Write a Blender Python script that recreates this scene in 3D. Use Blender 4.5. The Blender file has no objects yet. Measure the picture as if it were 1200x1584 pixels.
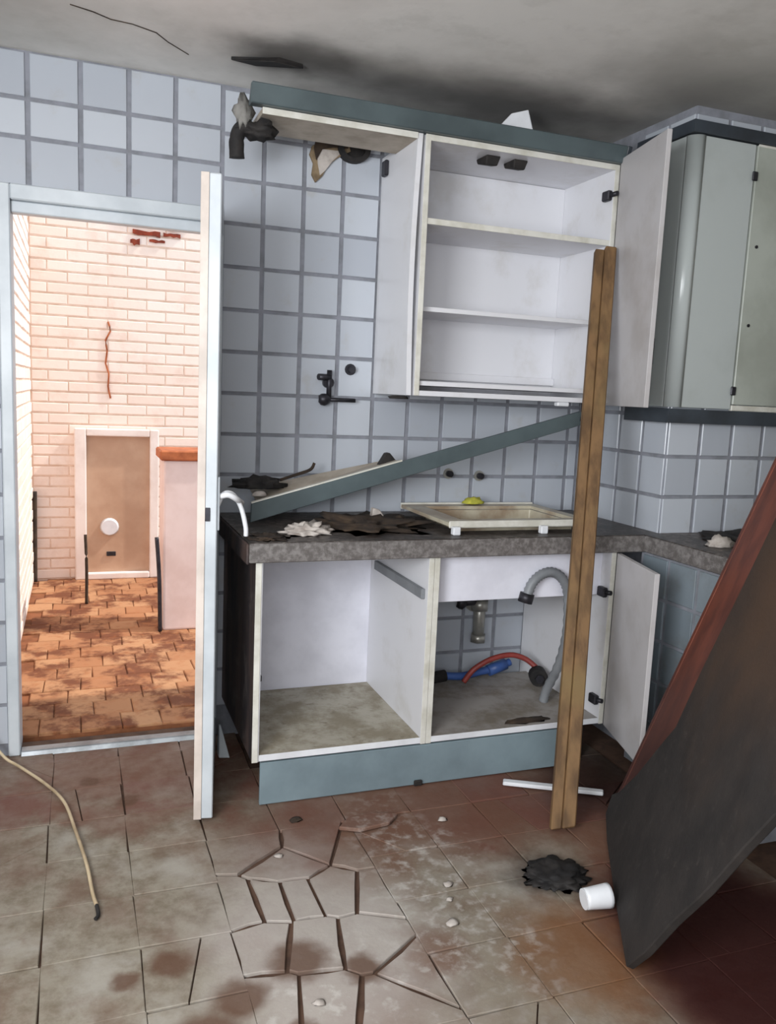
import bpy, bmesh, math, random
from mathutils import Matrix, Vector, noise
random.seed(7)
S = bpy.context.scene
COL = S.collection

# ------------------------------------------------------------------ camera
F_PX = 1285.0
cam_d = bpy.data.cameras.new('camera'); cam = bpy.data.objects.new('camera', cam_d); COL.objects.link(cam)
cam_d.sensor_fit = 'VERTICAL'; cam_d.sensor_height = 36.0; cam_d.lens = F_PX / 1584.0 * 36.0
cam_d.clip_start = 0.02
def rot(yaw, pit, rol):
    cy, sy, cp, sp, cr, sr = math.cos(yaw), math.sin(yaw), math.cos(pit), math.sin(pit), math.cos(rol), math.sin(rol)
    f = Vector((sy*cp, cy*cp, sp)); r = Vector((cy, -sy, 0)); u = r.cross(f)
    return cr*r + sr*u, -sr*r + cr*u, f
r_, u_, f_ = rot(.3595, -.1418, .0447)
m = Matrix((r_, u_, -f_)).transposed().to_4x4(); m.translation = (.1133, -3.0872, 1.3354)
cam.matrix_world = m
S.camera = cam

# ------------------------------------------------------------------ sky, lights, exposure
w = bpy.data.worlds.new('sky'); S.world = w; w.use_nodes = True
bg = w.node_tree.nodes['Background']; bg.inputs[0].default_value = (.80, .90, 1.0, 1); bg.inputs[1].default_value = 1.6
def lamp(name, kind, loc, target, energy, color, **kw):
    d = bpy.data.lights.new(name, kind); d.energy = energy; d.color = color
    for k, v in kw.items(): setattr(d, k, v)
    o = bpy.data.objects.new(name, d); COL.objects.link(o); o.location = loc
    o.rotation_euler = (Vector(target) - Vector(loc)).to_track_quat('-Z', 'Y').to_euler()
    return o
lamp('sun', 'SUN', (4, 0, 5), (0, .75, 0), 3.6, (1, .95, .88), angle=.02)
lamp('window_daylight', 'AREA', (-.45, -4.30, 1.62), (0, 0, 1.35), 48, (.95, .975, 1.0), shape='RECTANGLE', size=1.35, size_y=1.0)
lamp('side_window_daylight', 'AREA', (-1.15, -3.0, 1.55), (1.0, -.6, 1.35), 84, (.95, .975, 1.0), shape='RECTANGLE', size=1.0, size_y=1.0)
S.view_settings.view_transform = 'Standard'; S.view_settings.look = 'None'
S.view_settings.gamma = 1.0; S.view_settings.use_curve_mapping = False
S.view_settings.exposure = 0.0
S.cycles.use_denoising = True
S.cycles.max_bounces = 10; S.cycles.diffuse_bounces = 6

# ------------------------------------------------------------------ materials
def lin(c):
    if isinstance(c, str):
        c = [int(c[i:i+2], 16)/255 for i in (0, 2, 4)]
    return tuple((x/12.92 if x <= .04045 else ((x+.055)/1.055)**2.4) for x in c) + (1,)
class N:
    """small node helper"""
    def __init__(s, name):
        s.m = bpy.data.materials.new(name); s.m.use_nodes = True
        s.t = s.m.node_tree; s.b = s.t.nodes['Principled BSDF']
    def n(s, typ, **kw):
        x = s.t.nodes.new(typ)
        for k, v in kw.items(): setattr(x, k, v)
        return x
    def l(s, a, b): s.t.links.new(a, b)
    def pos(s):
        return s.n('ShaderNodeNewGeometry').outputs['Position']
    def noise(s, scale, detail=4, rough=.6, vec=None, dist=0, stretch=None):
        x = s.n('ShaderNodeTexNoise'); x.inputs['Scale'].default_value = scale
        x.inputs['Detail'].default_value = detail; x.inputs['Roughness'].default_value = rough
        x.inputs['Distortion'].default_value = dist
        v = vec or s.pos()
        if stretch:
            mp = s.n('ShaderNodeMapping'); mp.inputs['Scale'].default_value = stretch; s.l(v, mp.inputs['Vector']); v = mp.outputs[0]
        s.l(v, x.inputs['Vector']); return x.outputs[0]
    def ramp(s, fac, a, b, va=0., vb=1.):
        x = s.n('ShaderNodeMapRange'); x.interpolation_type = 'SMOOTHSTEP'
        x.inputs[1].default_value = a; x.inputs[2].default_value = b
        x.inputs[3].default_value = va; x.inputs[4].default_value = vb
        s.l(fac, x.inputs[0]); return x.outputs[0]
    def math(s, op, a, b=None):
        x = s.n('ShaderNodeMath', operation=op)
        for i, v in enumerate((a, b)):
            if v is None: continue
            if isinstance(v, (int, float)): x.inputs[i].default_value = v
            else: s.l(v, x.inputs[i])
        return x.outputs[0]
    def mix(s, fac, a, b):
        x = s.n('ShaderNodeMix', data_type='RGBA')
        if isinstance(fac, (int, float)): x.inputs[0].default_value = fac
        else: s.l(fac, x.inputs[0])
        for i, v in ((6, a), (7, b)):
            if isinstance(v, (str, tuple)): x.inputs[i].default_value = lin(v) if isinstance(v, str) or len(v) == 3 else v
            else: s.l(v, x.inputs[i])
        return x.outputs[2]
    def blob(s, c, rad, soft=.5, wob=.25, nscale=5, sc=(1, 1, 1)):
        """ragged round stain at a place: 1 inside, 0 outside"""
        nz = s.n('ShaderNodeTexNoise'); nz.inputs['Scale'].default_value = nscale; nz.inputs['Detail'].default_value = 5
        p = s.pos(); s.l(p, nz.inputs['Vector'])
        v = s.n('ShaderNodeVectorMath', operation='SUBTRACT'); s.l(p, v.inputs[0]); v.inputs[1].default_value = c
        v2 = s.n('ShaderNodeVectorMath', operation='MULTIPLY'); s.l(v.outputs[0], v2.inputs[0]); v2.inputs[1].default_value = sc
        le = s.n('ShaderNodeVectorMath', operation='LENGTH'); s.l(v2.outputs[0], le.inputs[0])
        d = s.math('ADD', le.outputs['Value'], s.math('MULTIPLY', s.math('SUBTRACT', nz.outputs[0], .5), wob*2))
        return s.ramp(d, rad*(1-soft), rad*(1+soft), 1., 0.)
    def rand(s): return s.n('ShaderNodeObjectInfo').outputs['Random']
    def bump(s, h, strength=.3, dist=.01):
        x = s.n('ShaderNodeBump'); x.inputs['Strength'].default_value = strength; x.inputs['Distance'].default_value = dist
        s.l(h, x.inputs['Height']); s.l(x.outputs[0], s.b.inputs['Normal'])
    def out(s, col, rough=.5, metal=0., spec=.5, coat=0.):
        if isinstance(col, (str, tuple)): s.b.inputs['Base Color'].default_value = lin(col) if isinstance(col, str) or len(col) == 3 else col
        else: s.l(col, s.b.inputs['Base Color'])
        if isinstance(rough, (int, float)): s.b.inputs['Roughness'].default_value = rough
        else: s.l(rough, s.b.inputs['Roughness'])
        s.b.inputs['Metallic'].default_value = metal; s.b.inputs['Specular IOR Level'].default_value = spec
        s.b.inputs['Coat Weight'].default_value = coat
        return s.m

def simple(name, a, b=None, rough=.5, metal=0, scale=6, spec=.5, bump=0, stretch=None, lo=.35, hi=.7, detail=5):
    k = N(name)
    nz = k.noise(scale, detail, stretch=stretch)
    c = k.mix(k.ramp(nz, lo, hi), a, b or a)
    if bump: k.bump(nz, bump, .006)
    return k.out(c, rough, metal, spec)

M = {}
# glazed wall tile: white-blue, slightly different one to the next, faint grime
k = N('glazed_tile'); c = k.mix(k.rand(), 'a9aeb7', 'babfc7')
c = k.mix(k.math('MULTIPLY', k.ramp(k.noise(9, 5), .56, .75), .30), c, 'a49c90'); M['tile'] = k.out(c, .22)
k = N('grimy_blue_tile'); c = k.mix(k.rand(), '77828a', '868f96')
c = k.mix(k.math('MULTIPLY', k.ramp(k.noise(7, 5), .45, .7), .5), c, '6b6a66'); M['tile_blue'] = k.out(c, .3)
M['grout'] = simple('grey_grout', '8b8d96', '787a80', .9, scale=14, bump=.3)
M['plaster'] = simple('grey_plaster', 'b9b7b0', 'a5a29a', .95, scale=3, bump=.1)
# ceiling: whitewash with soot; some light and shade painted in
k = N('sooty_shaded_ceiling'); n1 = k.noise(1.6, 6, .62); n2 = k.noise(6, 6, .65)
c = k.mix(k.ramp(n1, .38, .66), 'e4e2de', 'cfcdc8')
c = k.mix(k.math('MULTIPLY', k.ramp(n2, .5, .72), .18), c, '9a968e')
c = k.mix(k.math('MULTIPLY', k.blob((.25, -1.1, 2.37), .62, .7, .25, 3), .75), c, 'ece2dd')  # pale patch: brighter light at left centre, painted into the colour
c = k.mix(k.math('MULTIPLY', k.blob((1.5, -.26, 2.37), .20, .8, .10, 4, (.27, 1, 1)), .75), c, '3b3a3c')  # soot over the wall cabinets, deepened with painted shade
c = k.mix(k.math('MULTIPLY', k.blob((2.3, -.65, 2.37), .28, .8, .12, 4, (.5, 1, 1)), .55), c, '4c4c4c')  # soot by the chimney breast, shade painted in as well
c = k.mix(k.math('MULTIPLY', k.blob((.76, -.36, 2.37), .12, .7, .06, 9, (.6, 1, 1)), .7), c, '3d3a38')
c = k.mix(k.math('MULTIPLY', k.blob((1.28, -1.22, 2.37), .09, .6, .05, 9), .5), c, '5d5850')
c = k.mix(k.math('MULTIPLY', k.blob((-.15, -.45, 2.37), .30, .9, .2, 4), .45), c, '83817b')
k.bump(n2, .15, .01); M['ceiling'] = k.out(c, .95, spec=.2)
# floor tile: terracotta under dust
k = N('dusty_floor_tile'); n1 = k.noise(3.0, 6, .62); n2 = k.noise(13, 6, .68); n3 = k.noise(26, 4, .6)
red = k.mix(n2, '633b32', '785045'); red = k.mix(k.rand(), red, '70503f')
dust = k.mix(k.ramp(n2, .35, .68), '90887a', '746859')
dust = k.mix(k.ramp(n1, .5, .7), dust, 'a09a90')
dust = k.mix(k.math('MULTIPLY', k.ramp(k.noise(4.2, 6, .66), .46, .66), .6), dust, '6e5648')
dust = k.mix(k.math('MULTIPLY', k.blob((.66, -1.32, 0), .26, .5, .1, 8, (1, .6, 1)), .65), dust, 'b8b0ab')
cover = k.ramp(n1, .34, .54)
cover = k.math('MAXIMUM', cover, k.blob((.25, -1.25, 0), .75, .4, .25, 4))
cover = k.math('MAXIMUM', cover, k.math('MULTIPLY', k.blob((.95, -1.45, 0), .42, .5, .22, 4), .9))
cover = k.math('MULTIPLY', cover, k.math('SUBTRACT', 1., k.math('MULTIPLY', k.blob((1.25, -.72, 0), .34, .5, .12, 6, (.5, 1, 1)), .85)))
cover = k.math('MULTIPLY', cover, k.math('SUBTRACT', 1., k.math('MULTIPLY', k.blob((.30, -.22, 0), .30, .6, .14, 6, (.6, 1, 1)), .7)))
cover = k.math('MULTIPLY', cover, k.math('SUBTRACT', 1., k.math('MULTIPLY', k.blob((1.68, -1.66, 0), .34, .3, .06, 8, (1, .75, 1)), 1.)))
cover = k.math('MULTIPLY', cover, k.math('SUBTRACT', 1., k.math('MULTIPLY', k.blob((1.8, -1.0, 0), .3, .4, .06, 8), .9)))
c = k.mix(cover, red, dust)
c = k.mix(k.math('MULTIPLY', k.blob((1.68, -1.66, 0), .34, .3, .06, 8, (1, .75, 1)), .95), c, '351412')  # bare red tile, with the shade of this corner painted in
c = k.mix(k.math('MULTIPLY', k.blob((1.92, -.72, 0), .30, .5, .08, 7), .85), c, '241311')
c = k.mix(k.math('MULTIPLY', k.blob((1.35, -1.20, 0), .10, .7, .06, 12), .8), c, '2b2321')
c = k.mix(k.math('MULTIPLY', k.blob((1.24, -1.52, 0), .15, .6, .10, 9, (1, .8, 1)), .7), c, '7a4f2c')
c = k.mix(k.math('MULTIPLY', k.blob((.92, -1.42, 0), .07, .7, .05, 12), .7), c, '6f4f3f')
c = k.mix(k.math('MULTIPLY', k.blob((1.02, -1.22, 0), .26, .8, .16, 10, (1.6, .6, 1)), k.math('MULTIPLY', k.ramp(n3, .45, .7), .6)), c, 'c9c5bf')
c = k.mix(k.math('MULTIPLY', k.blob((.62, -1.50, 0), .20, .8, .14, 10), k.math('MULTIPLY', k.ramp(n3, .5, .7), .5)), c, 'cfccc6')
for q, rr in (((.30, -1.28, 0), .045), ((.20, -1.30, 0), .03), ((.44, -1.43, 0), .06), ((.36, -1.52, 0), .07), ((.59, -1.35, 0), .07), ((.73, -1.42, 0), .05), ((.55, -1.58, 0), .04), ((.14, -.28, 0), .03), ((.25, -.45, 0), .035)):
    c = k.mix(k.math('MULTIPLY', k.blob(q, rr, .4, .03, 16), .85), c, '5d4232')
k.bump(n2, .35, .006); M['floor_tile'] = k.out(c, k.ramp(n2, .3, .7, .55, .85), spec=.3)
M['floor_bed'] = simple('dark_mortar_bed', '5a4234', '432f24', .95, scale=16, bump=.3)
# cabinets
k = N('white_melamine'); n1 = k.noise(4, 6, .62)
c = k.mix(k.math('MULTIPLY', k.ramp(n1, .52, .72), .35), 'dcdce0', 'b5afa4'); M['white'] = k.out(c, .38)
k = N('grey_white_door'); n1 = k.noise(5, 6, .62)
c = k.mix(k.math('MULTIPLY', k.ramp(n1, .45, .7), .4), 'b9b6b7', '99928d'); M['doorwhite'] = k.out(c, .4)
k = N('gloss_pale_laminate'); n1 = k.noise(3, 5, .6)
c = k.mix(k.math('MULTIPLY', k.ramp(n1, .5, .72), .3), 'b3b9b8', '999d99'); M['gloss'] = k.out(c, .24)
k = N('dirty_shelf_floor'); n1 = k.noise(8, 7, .68); n2 = k.noise(30, 4)
c = k.mix(k.ramp(n1, .38, .62), 'b0aa9c', '8d8471'); c = k.mix(k.math('MULTIPLY', k.ramp(n2, .55, .72), .5), c, '6d6352'); M['dirtyfloor'] = k.out(c, .7)
k = N('grey_shelf_floor'); n1 = k.noise(7, 7, .68)
c = k.mix(k.ramp(n1, .38, .64), '9c9793', '7c7469'); M['greyfloor'] = k.out(c, .65)
M['beige'] = simple('beige_chipboard', 'b9aea0', '9f9383', .7, scale=10)
M['cream_edge'] = simple('cream_edging', 'dad8d0', 'c2bfb3', .5, scale=12)
k = N('stained_dark_veneer'); n1 = k.noise(4, 6, .6, stretch=(3, 3, .7)); n2 = k.noise(12, 5)
c = k.mix(k.ramp(n1, .36, .62), '4d3d38', '2b2628'); c = k.mix(k.math('MULTIPLY', k.ramp(n2, .55, .7), .4), c, '6a615e'); M['veneer'] = k.out(c, .6)
M['teal'] = simple('grey_green_edge_board', '525e61', '444e51', .4, scale=4)
M['kick'] = simple('blue_grey_gloss_plinth', '83949b', '707f86', .27, scale=3)
M['darkpelmet'] = simple('blue_black_pelmet', '3c434b', '2c3036', .45, scale=5)
k = N('dark_speckled_stone'); n1 = k.noise(40, 5, .7); n2 = k.noise(5, 6, .65)
c = k.mix(k.ramp(n1, .45, .62), '3a332f', '6d6560'); c = k.mix(k.math('MULTIPLY', k.ramp(n2, .45, .68), .65), c, '211a17'); M['stone'] = k.out(c, .45); 
k = N('worn_stone_edge'); n1 = k.noise(45, 5, .7)
c = k.mix(k.ramp(n1, .40, .66), '5e5957', '837f7d'); M['stone_edge'] = k.out(c, .5)
M['enamel'] = simple('stained_cream_enamel', 'c3bca8', '947f69', .35, scale=4, lo=.42, hi=.68)
M['basin'] = simple('white_basin', 'e4e4ee', 'd6d6e0', .3)
M['steel'] = simple('dull_chrome', 'b5b4ae', '8d8a83', .35, .55)
M['darkmetal'] = simple('tarnished_dark_metal', '3d3c42', '28272b', .45, .6, scale=20)
M['black'] = simple('burnt_black', '171516', '2a2624', .8, scale=20, bump=.5)
M['whiteplastic'] = simple('white_plastic', 'e6e8ec', 'd5d6da', .35)
M['greyhose'] = simple('grey_corrugated_plastic', '85888c', '6f7276', .5)
M['blueplastic'] = simple('blue_hose_plastic', '4464a2', '33508c', .45)
M['redplastic'] = simple('red_hose_plastic', '9a4038', '7d302b', .5)
M['yellow'] = simple('yellow_green_sponge', 'c5c04a', '9a9a3a', .9, scale=30, bump=.4)
M['dirt'] = simple('dark_brown_dirt', '2b221c', '443629', .95, scale=18, bump=.7)
M['brownplaster'] = simple('brown_torn_plaster', '8f7c62', '6b5a45', .95, scale=16, bump=.5)
M['greyflake'] = simple('grey_ashy_flake', '85837f', '5e5c58', .95, scale=16, bump=.3)
M['rag'] = simple('grey_white_rag', 'bcb4ad', '8e847d', .9, scale=14)
k = N('old_timber'); n1 = k.noise(5, 4, .55, stretch=(5, 5, .25)); n2 = k.noise(2.5, 4)
c = k.mix(k.ramp(n1, .35, .65), '7d5f3e', '5b432a'); c = k.mix(k.ramp(k.n('ShaderNodeSeparateXYZ').outputs[2] if False else n2, .45, .7), c, '7b6540'); M['timber'] = k.out(c, .7)
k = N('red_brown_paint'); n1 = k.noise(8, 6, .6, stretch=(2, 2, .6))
c = k.mix(k.ramp(n1, .35, .7), '7a4130', '5b2f24'); c = k.mix(k.math('MULTIPLY', k.blob((1.60, -1.15, .12), .42, .6, .12, 6), .7), c, '2a1614'); M['redwood'] = k.out(c, .55)  # lower end of the door darkened: deep shade painted in
k = N('charred_board'); n1 = k.noise(7, 7, .7); n2 = k.noise(28, 5, .7); n3 = k.noise(2.2, 3, .5)
c = k.mix(k.ramp(n1, .36, .62), '1e1a19', '2a2523'); c = k.mix(k.math('MULTIPLY', k.ramp(n2, .58, .72), .35), c, '4d4743')
c = k.mix(k.blob((1.72, -1.65, .95), .34, .9, .24, 6), c, '493424'); k.bump(n2, .4, .006); M['charred'] = k.out(c, .8)
M['alu'] = simple('white_painted_aluminium', 'ccd2d7', 'b4bbc1', .35, scale=3)
M['alu_grey'] = simple('worn_grey_aluminium', '9ea2a5', '7d8082', .4, .5, scale=12)
M['leaf_edge'] = simple('cream_door_edge', 'd9cdc4', 'bfb3aa', .5)
# patio
k = N('pink_white_brick'); c = k.mix(k.rand(), 'efdccf', 'f5e7dd'); n1 = k.noise(7, 6, .65)
c = k.mix(k.math('MULTIPLY', k.ramp(n1, .5, .75), .35), c, 'd4b5a2'); k.bump(k.noise(30, 4), .3, .004); M['brick'] = k.out(c, .85)
M['redbrick'] = simple('bare_red_brick', '8e3a22', '6b2a1a', .9, scale=22, bump=.4)
M['brick_joint'] = simple('brick_mortar', 'e6d0c0', 'd2b5a1', .95, scale=10)
k = N('orange_paver'); n1 = k.noise(4.0, 6, .66); n2 = k.noise(17, 5)
c = k.mix(k.rand(), 'b28560', 'a06c48'); c = k.mix(k.ramp(n1, .44, .58), c, '6a3a1f'); c = k.mix(k.math('MULTIPLY', k.ramp(n2, .5, .7), .5), c, '9a5c33'); M['paver'] = k.out(c, .85)
M['paver_bed'] = simple('brown_earth_bed', '8a5535', '6b3f24', .95, scale=12)
M['pink'] = simple('pink_white_render', 'e4cfca', 'd6bdb6', .85, scale=4)
M['terracotta'] = simple('terracotta_cap', 'b5683f', '8f4c2c', .85, scale=14)
M['beigepanel'] = simple('beige_painted_panel', 'c8a78d', 'b69379', .45, scale=3)
M['whiteframe'] = simple('white_painted_frame', 'f2e8e2', 'e4d6ce', .45)
M['cable'] = simple('cream_cable', 'cdb998', 'a08a6b', .5)

# ------------------------------------------------------------------ mesh helpers
def BM(): return bmesh.new()
def box(bm, x0, x1, y0, y1, z0, z1, mat=None):
    vs = [bm.verts.new(p) for p in ((x0,y0,z0),(x1,y0,z0),(x1,y1,z0),(x0,y1,z0),(x0,y0,z1),(x1,y0,z1),(x1,y1,z1),(x0,y1,z1))]
    for f in ((0,3,2,1),(4,5,6,7),(0,1,5,4),(1,2,6,5),(2,3,7,6),(3,0,4,7)): bm.faces.new([vs[i] for i in f])
    return bm
def hexa(bm, pts):
    """eight corners: bottom four then top four"""
    vs = [bm.verts.new(p) for p in pts]
    for f in ((0,3,2,1),(4,5,6,7),(0,1,5,4),(1,2,6,5),(2,3,7,6),(3,0,4,7)): bm.faces.new([vs[i] for i in f])
    return bm
def bevel(bm, w=.002, seg=1):
    bmesh.ops.bevel(bm, geom=list(bm.edges), offset=w, segments=seg, affect='EDGES', profile=.5, clamp_overlap=True)
    return bm
def bbox(x0, x1, y0, y1, z0, z1, w=.002, seg=1): return bevel(box(BM(), x0, x1, y0, y1, z0, z1), w, seg)
def prism(bm, poly, z0, z1):
    a = [bm.verts.new((x, y, z0)) for x, y in poly]; b = [bm.verts.new((x, y, z1)) for x, y in poly]
    n = len(poly)
    bm.faces.new(list(reversed(a))); bm.faces.new(b)
    for i in range(n): bm.faces.new((a[i], a[(i+1) % n], b[(i+1) % n], b[i]))
    bmesh.ops.recalc_face_normals(bm, faces=bm.faces)
    return bm
def smooth_path(pts, n=8):
    pts = [Vector(p) for p in pts]; out = []
    for i in range(len(pts)-1):
        p0 = pts[max(i-1, 0)]; p1 = pts[i]; p2 = pts[i+1]; p3 = pts[min(i+2, len(pts)-1)]
        for j in range(n):
            t = j/n
            out.append(.5*((2*p1)+(-p0+p2)*t+(2*p0-5*p1+4*p2-p3)*t*t+(-p0+3*p1-3*p2+p3)*t**3))
    out.append(pts[-1]); return out
def tube(bm, pts, r, seg=10, smooth=8, cap=True, ribs=False):
    path = smooth_path(pts, smooth) if smooth else [Vector(p) for p in pts]
    rings = []; up = Vector((0, 0, 1))
    for i, p in enumerate(path):
        t = (path[min(i+1, len(path)-1)] - path[max(i-1, 0)]).normalized()
        a = t.cross(up)
        if a.length < .1: a = t.cross(Vector((0, 1, 0)))
        a.normalize(); b = t.cross(a)
        rr = r(i/(len(path)-1)) if callable(r) else r
        if ribs and i % 2: rr *= .82
        rings.append([bm.verts.new(p + rr*(math.cos(2*math.pi*k/seg)*a + math.sin(2*math.pi*k/seg)*b)) for k in range(seg)])
    for A, B in zip(rings, rings[1:]):
        for k in range(seg): bm.faces.new((A[k], A[(k+1) % seg], B[(k+1) % seg], B[k])).smooth = True
    if cap: bm.faces.new(list(reversed(rings[0]))); bm.faces.new(rings[-1])
    bmesh.ops.recalc_face_normals(bm, faces=bm.faces)
    return bm
def lump(c, size, seed=0, rough=.35, sub=3, scale=3.0, flat=True):
    """an irregular lump, flat underneath"""
    bm = BM(); bmesh.ops.create_icosphere(bm, subdivisions=sub, radius=1)
    for v in bm.verts:
        d = v.co.normalized(); k_ = 1 + rough*noise.noise(d*scale + Vector((seed*7.1, seed*3.3, seed)))*1.6
        v.co = Vector((d.x*size[0]*k_, d.y*size[1]*k_, max(d.z*size[2]*k_, -.0 if flat else -9)))
        v.co += Vector(c)
    for f in bm.faces: f.smooth = True
    return bm
def world_loc(o):
    return o.location if o else Vector()
def obj(name, bm, mat, parent=None, local=False, link=True):
    me = bpy.data.meshes.new(name)
    if parent and not local:
        L = Vector(); q = parent
        while q: L += Vector(q.location); q = q.parent
        for v in bm.verts: v.co -= L
    bm.to_mesh(me); bm.free()
    for mm in (mat if isinstance(mat, (list, tuple)) else [mat]): me.materials.append(mm)
    o = bpy.data.objects.new(name, me); COL.objects.link(o)
    if parent: o.parent = parent
    return o
def tag(o, label, cat, group=None):
    o['label'] = label; o['category'] = cat
    if group: o['group'] = group
    return o
def thing(name, label, cat, loc=(0, 0, 0), mw=None, group=None):
    o = bpy.data.objects.new(name, None); COL.objects.link(o); o.empty_display_size = .05
    if mw is not None: o.matrix_world = mw
    else: o.location = loc
    return tag(o, label, cat, group)
def struct(name, bm, mat, parent=None):
    o = obj(name, bm, mat, parent); o['kind'] = 'structure'; return o
def single(name, bm, mat, label, cat, group=None):
    """one-mesh thing with its origin at its base"""
    xs = [v.co.copy() for v in bm.verts]
    c = Vector((sum(v.x for v in xs)/len(xs), sum(v.y for v in xs)/len(xs), min(v.z for v in xs)))
    for v in bm.verts: v.co -= c
    o = obj(name, bm, mat); o.location = c
    return tag(o, label, cat, group)
_cache = {}
def piece(name, key, maker, mat, parent, loc, rotm=None):
    """a repeated piece: alike pieces share mesh data"""
    if key not in _cache:
        bm = maker(); me = bpy.data.meshes.new(name); bm.to_mesh(me); bm.free(); me.materials.append(mat); _cache[key] = me
    o = bpy.data.objects.new(name, _cache[key]); COL.objects.link(o); o.parent = parent
    o.matrix_local = Matrix.Translation(Vector(loc) - Vector(parent.location)) @ (rotm or Matrix.Identity(4))
    return o

# ------------------------------------------------------------------ structure
H = 2.372
fl = struct('floor', box(BM(), -1.2, 3.1, -4.4, .12, -.12, -.010), M['floor_bed'])
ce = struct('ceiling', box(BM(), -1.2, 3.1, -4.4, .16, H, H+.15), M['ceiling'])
DX0, DX1, DZ = -.095, .560, 1.905            # door opening
bm = BM()
box(bm, -1.2, DX0, .005, .16, -.02, H); box(bm, DX1, 3.1, .005, .16, -.02, H); box(bm, DX0, DX1, .005, .16, DZ, H)
wb = struct('wall_back', bm, M['grout'])
bm = BM()
box(bm, -1.35, -1.2, -4.4, -3.55, -.02, H); box(bm, -1.35, -1.2, -2.45, .16, -.02, H); box(bm, -1.35, -1.2, -3.55, -2.45, -.02, 1.02); box(bm, -1.35, -1.2, -3.55, -2.45, 2.1, H)
struct('wall_left', bm, M['plaster'])
struct('wall_right', box(BM(), 3.1, 3.25, -4.4, .16, -.02, H), M['plaster'])
bm = BM()
box(bm, -1.2, -.80, -4.5, -4.38, -.02, H); box(bm, .62, 3.1, -4.5, -4.38, -.02, H)
box(bm, -.80, .62, -4.5, -4.38, -.02, 1.08); box(bm, -.80, .62, -4.5, -4.38, 2.14, H)
struct('wall_front', bm, M['plaster'])
wc = struct('wall_chimney', box(BM(), 2.137, 3.1, -.577, .004, -.02, H), M['grout'])

# wall tiles, one object each
GV, GH = .016, .013       # joint widths
def wall_tile(parent, axis, plane, u0, u1, z0, z1, mat, key, sgn=-1, th=.006):
    w_, h_ = (u1-u0) - GV, (z1-z0) - GH
    if w_ < .02 or h_ < .02: return
    ckey = (key, axis, round(w_, 3), round(h_, 3))
    def mk():
        b = BM(); box(b, -w_/2, w_/2, -th, .003, -h_/2, h_/2)
        bmesh.ops.bevel(b, geom=[e for e in b.edges if all(v.co.y < 0 for v in e.verts)], offset=.002, segments=1, affect='EDGES')
        return b
    R = Matrix.Rotation(random.uniform(-.008, .008), 4, 'X') @ Matrix.Rotation(random.uniform(-.008, .008), 4, 'Z') @ Matrix.Rotation(random.uniform(-.006, .006), 4, 'Y')
    if axis == 'x': loc = ((u0+u1)/2, plane, (z0+z1)/2)
    else: loc = (plane, (u0+u1)/2, (z0+z1)/2); R = Matrix.Rotation(math.radians(-90), 4, 'Z') @ R
    piece('tile', ckey, mk, mat, parent, loc, R)
P = .1486
cols = [.5945 + P*i for i in range(0, 11)]           # right of the door
cols = [c_ for c_ in cols if c_ < 2.13] + [2.137]
rows = [1.01 + .15*i for i in range(-6, 10)]
rows = [r__ for r__ in rows if r__ < H] + [H]
for i in range(len(cols)-1):
    for j in range(len(rows)-1):
        if rows[j] < .25 and not (.55 < cols[i] < .65): pass
        if rows[j+1] > 2.2 and 1.35 < cols[i] : continue      # behind the upper cabinet
        if 1.35 < cols[i] < 1.9 and rows[j] > 1.45: continue  # behind its back panel
        wall_tile(wb, 'x', .005, cols[i], cols[i+1], rows[j], rows[j+1], M['tile'], 'w')
cols_l = [-1.19, -1.08, -.93, -.79, -.645, -.495, -.343, -.188, -.033, .128, .281, .434, .5945]
for i in range(len(cols_l)-1):
    for z0, z1 in ((1.985, 2.105), (2.105, 2.225), (2.225, H)):
        if z0 < 2.0: z0 = 1.95
        wall_tile(wb, 'x', .005, cols_l[i], cols_l[i+1], z0, z1, M['tile'], 'w')
for i in range(8):
    for j in range(13):
        if i == 7: cols_l[8] = -.122
        wall_tile(wb, 'x', .005, cols_l[i], cols_l[i+1], .035+.15*j, .185+.15*j, M['tile'], 'w')
# chimney breast tiles: front and left side
cx = [2.131, 2.282, 2.428, 2.576, 2.724, 2.87, 3.02]
rz = [.85 + .15*i for i in range(0, 11)] + [H]
for i in range(6):
    for j in range(11):
        if 1.45 < rz[j] < 2.15: continue                      # behind the cladding
        wall_tile(wc, 'x', -.577, cx[i], cx[i+1], rz[j], rz[j+1], M['tile'], 'c')
for i in range(4):
    for j in range(11):
        if rz[j] > 2.15 and i > 1: continue
        wall_tile(wc, 'y', 2.137, -.583 + .145*i, -.583 + .145*(i+1), rz[j], rz[j+1], M['tile'], 'c')

# floor tiles with cracks
def clip(poly, p, n):
    """keep the side of the line where (q-p).n >= 0"""
    out = []
    for i in range(len(poly)):
        a, b = poly[i], poly[(i+1) % len(poly)]
        da = (a[0]-p[0])*n[0] + (a[1]-p[1])*n[1]; db = (b[0]-p[0])*n[0] + (b[1]-p[1])*n[1]
        if da >= 0: out.append(a)
        if da*db < 0:
            t = da/(da-db); out.append((a[0]+(b[0]-a[0])*t, a[1]+(b[1]-a[1])*t))
    return out
def area(poly): return abs(sum(poly[i][0]*poly[(i+1) % len(poly)][1] - poly[(i+1) % len(poly)][0]*poly[i][1] for i in range(len(poly)))/2)
SEEDS = [(.759,-.865),(.651,-1.101),(.75,-1.1),(.64,-1.304),(.773,-1.331),(.585,-1.1),(.531,-1.271),(.499,-1.103),(.506,-1.477),(.617,-1.5),(.757,-1.554),(.573,-.831),(.872,-1.14),(.88,-.922),(.66,-.95),(.86,-1.46)]
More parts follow.
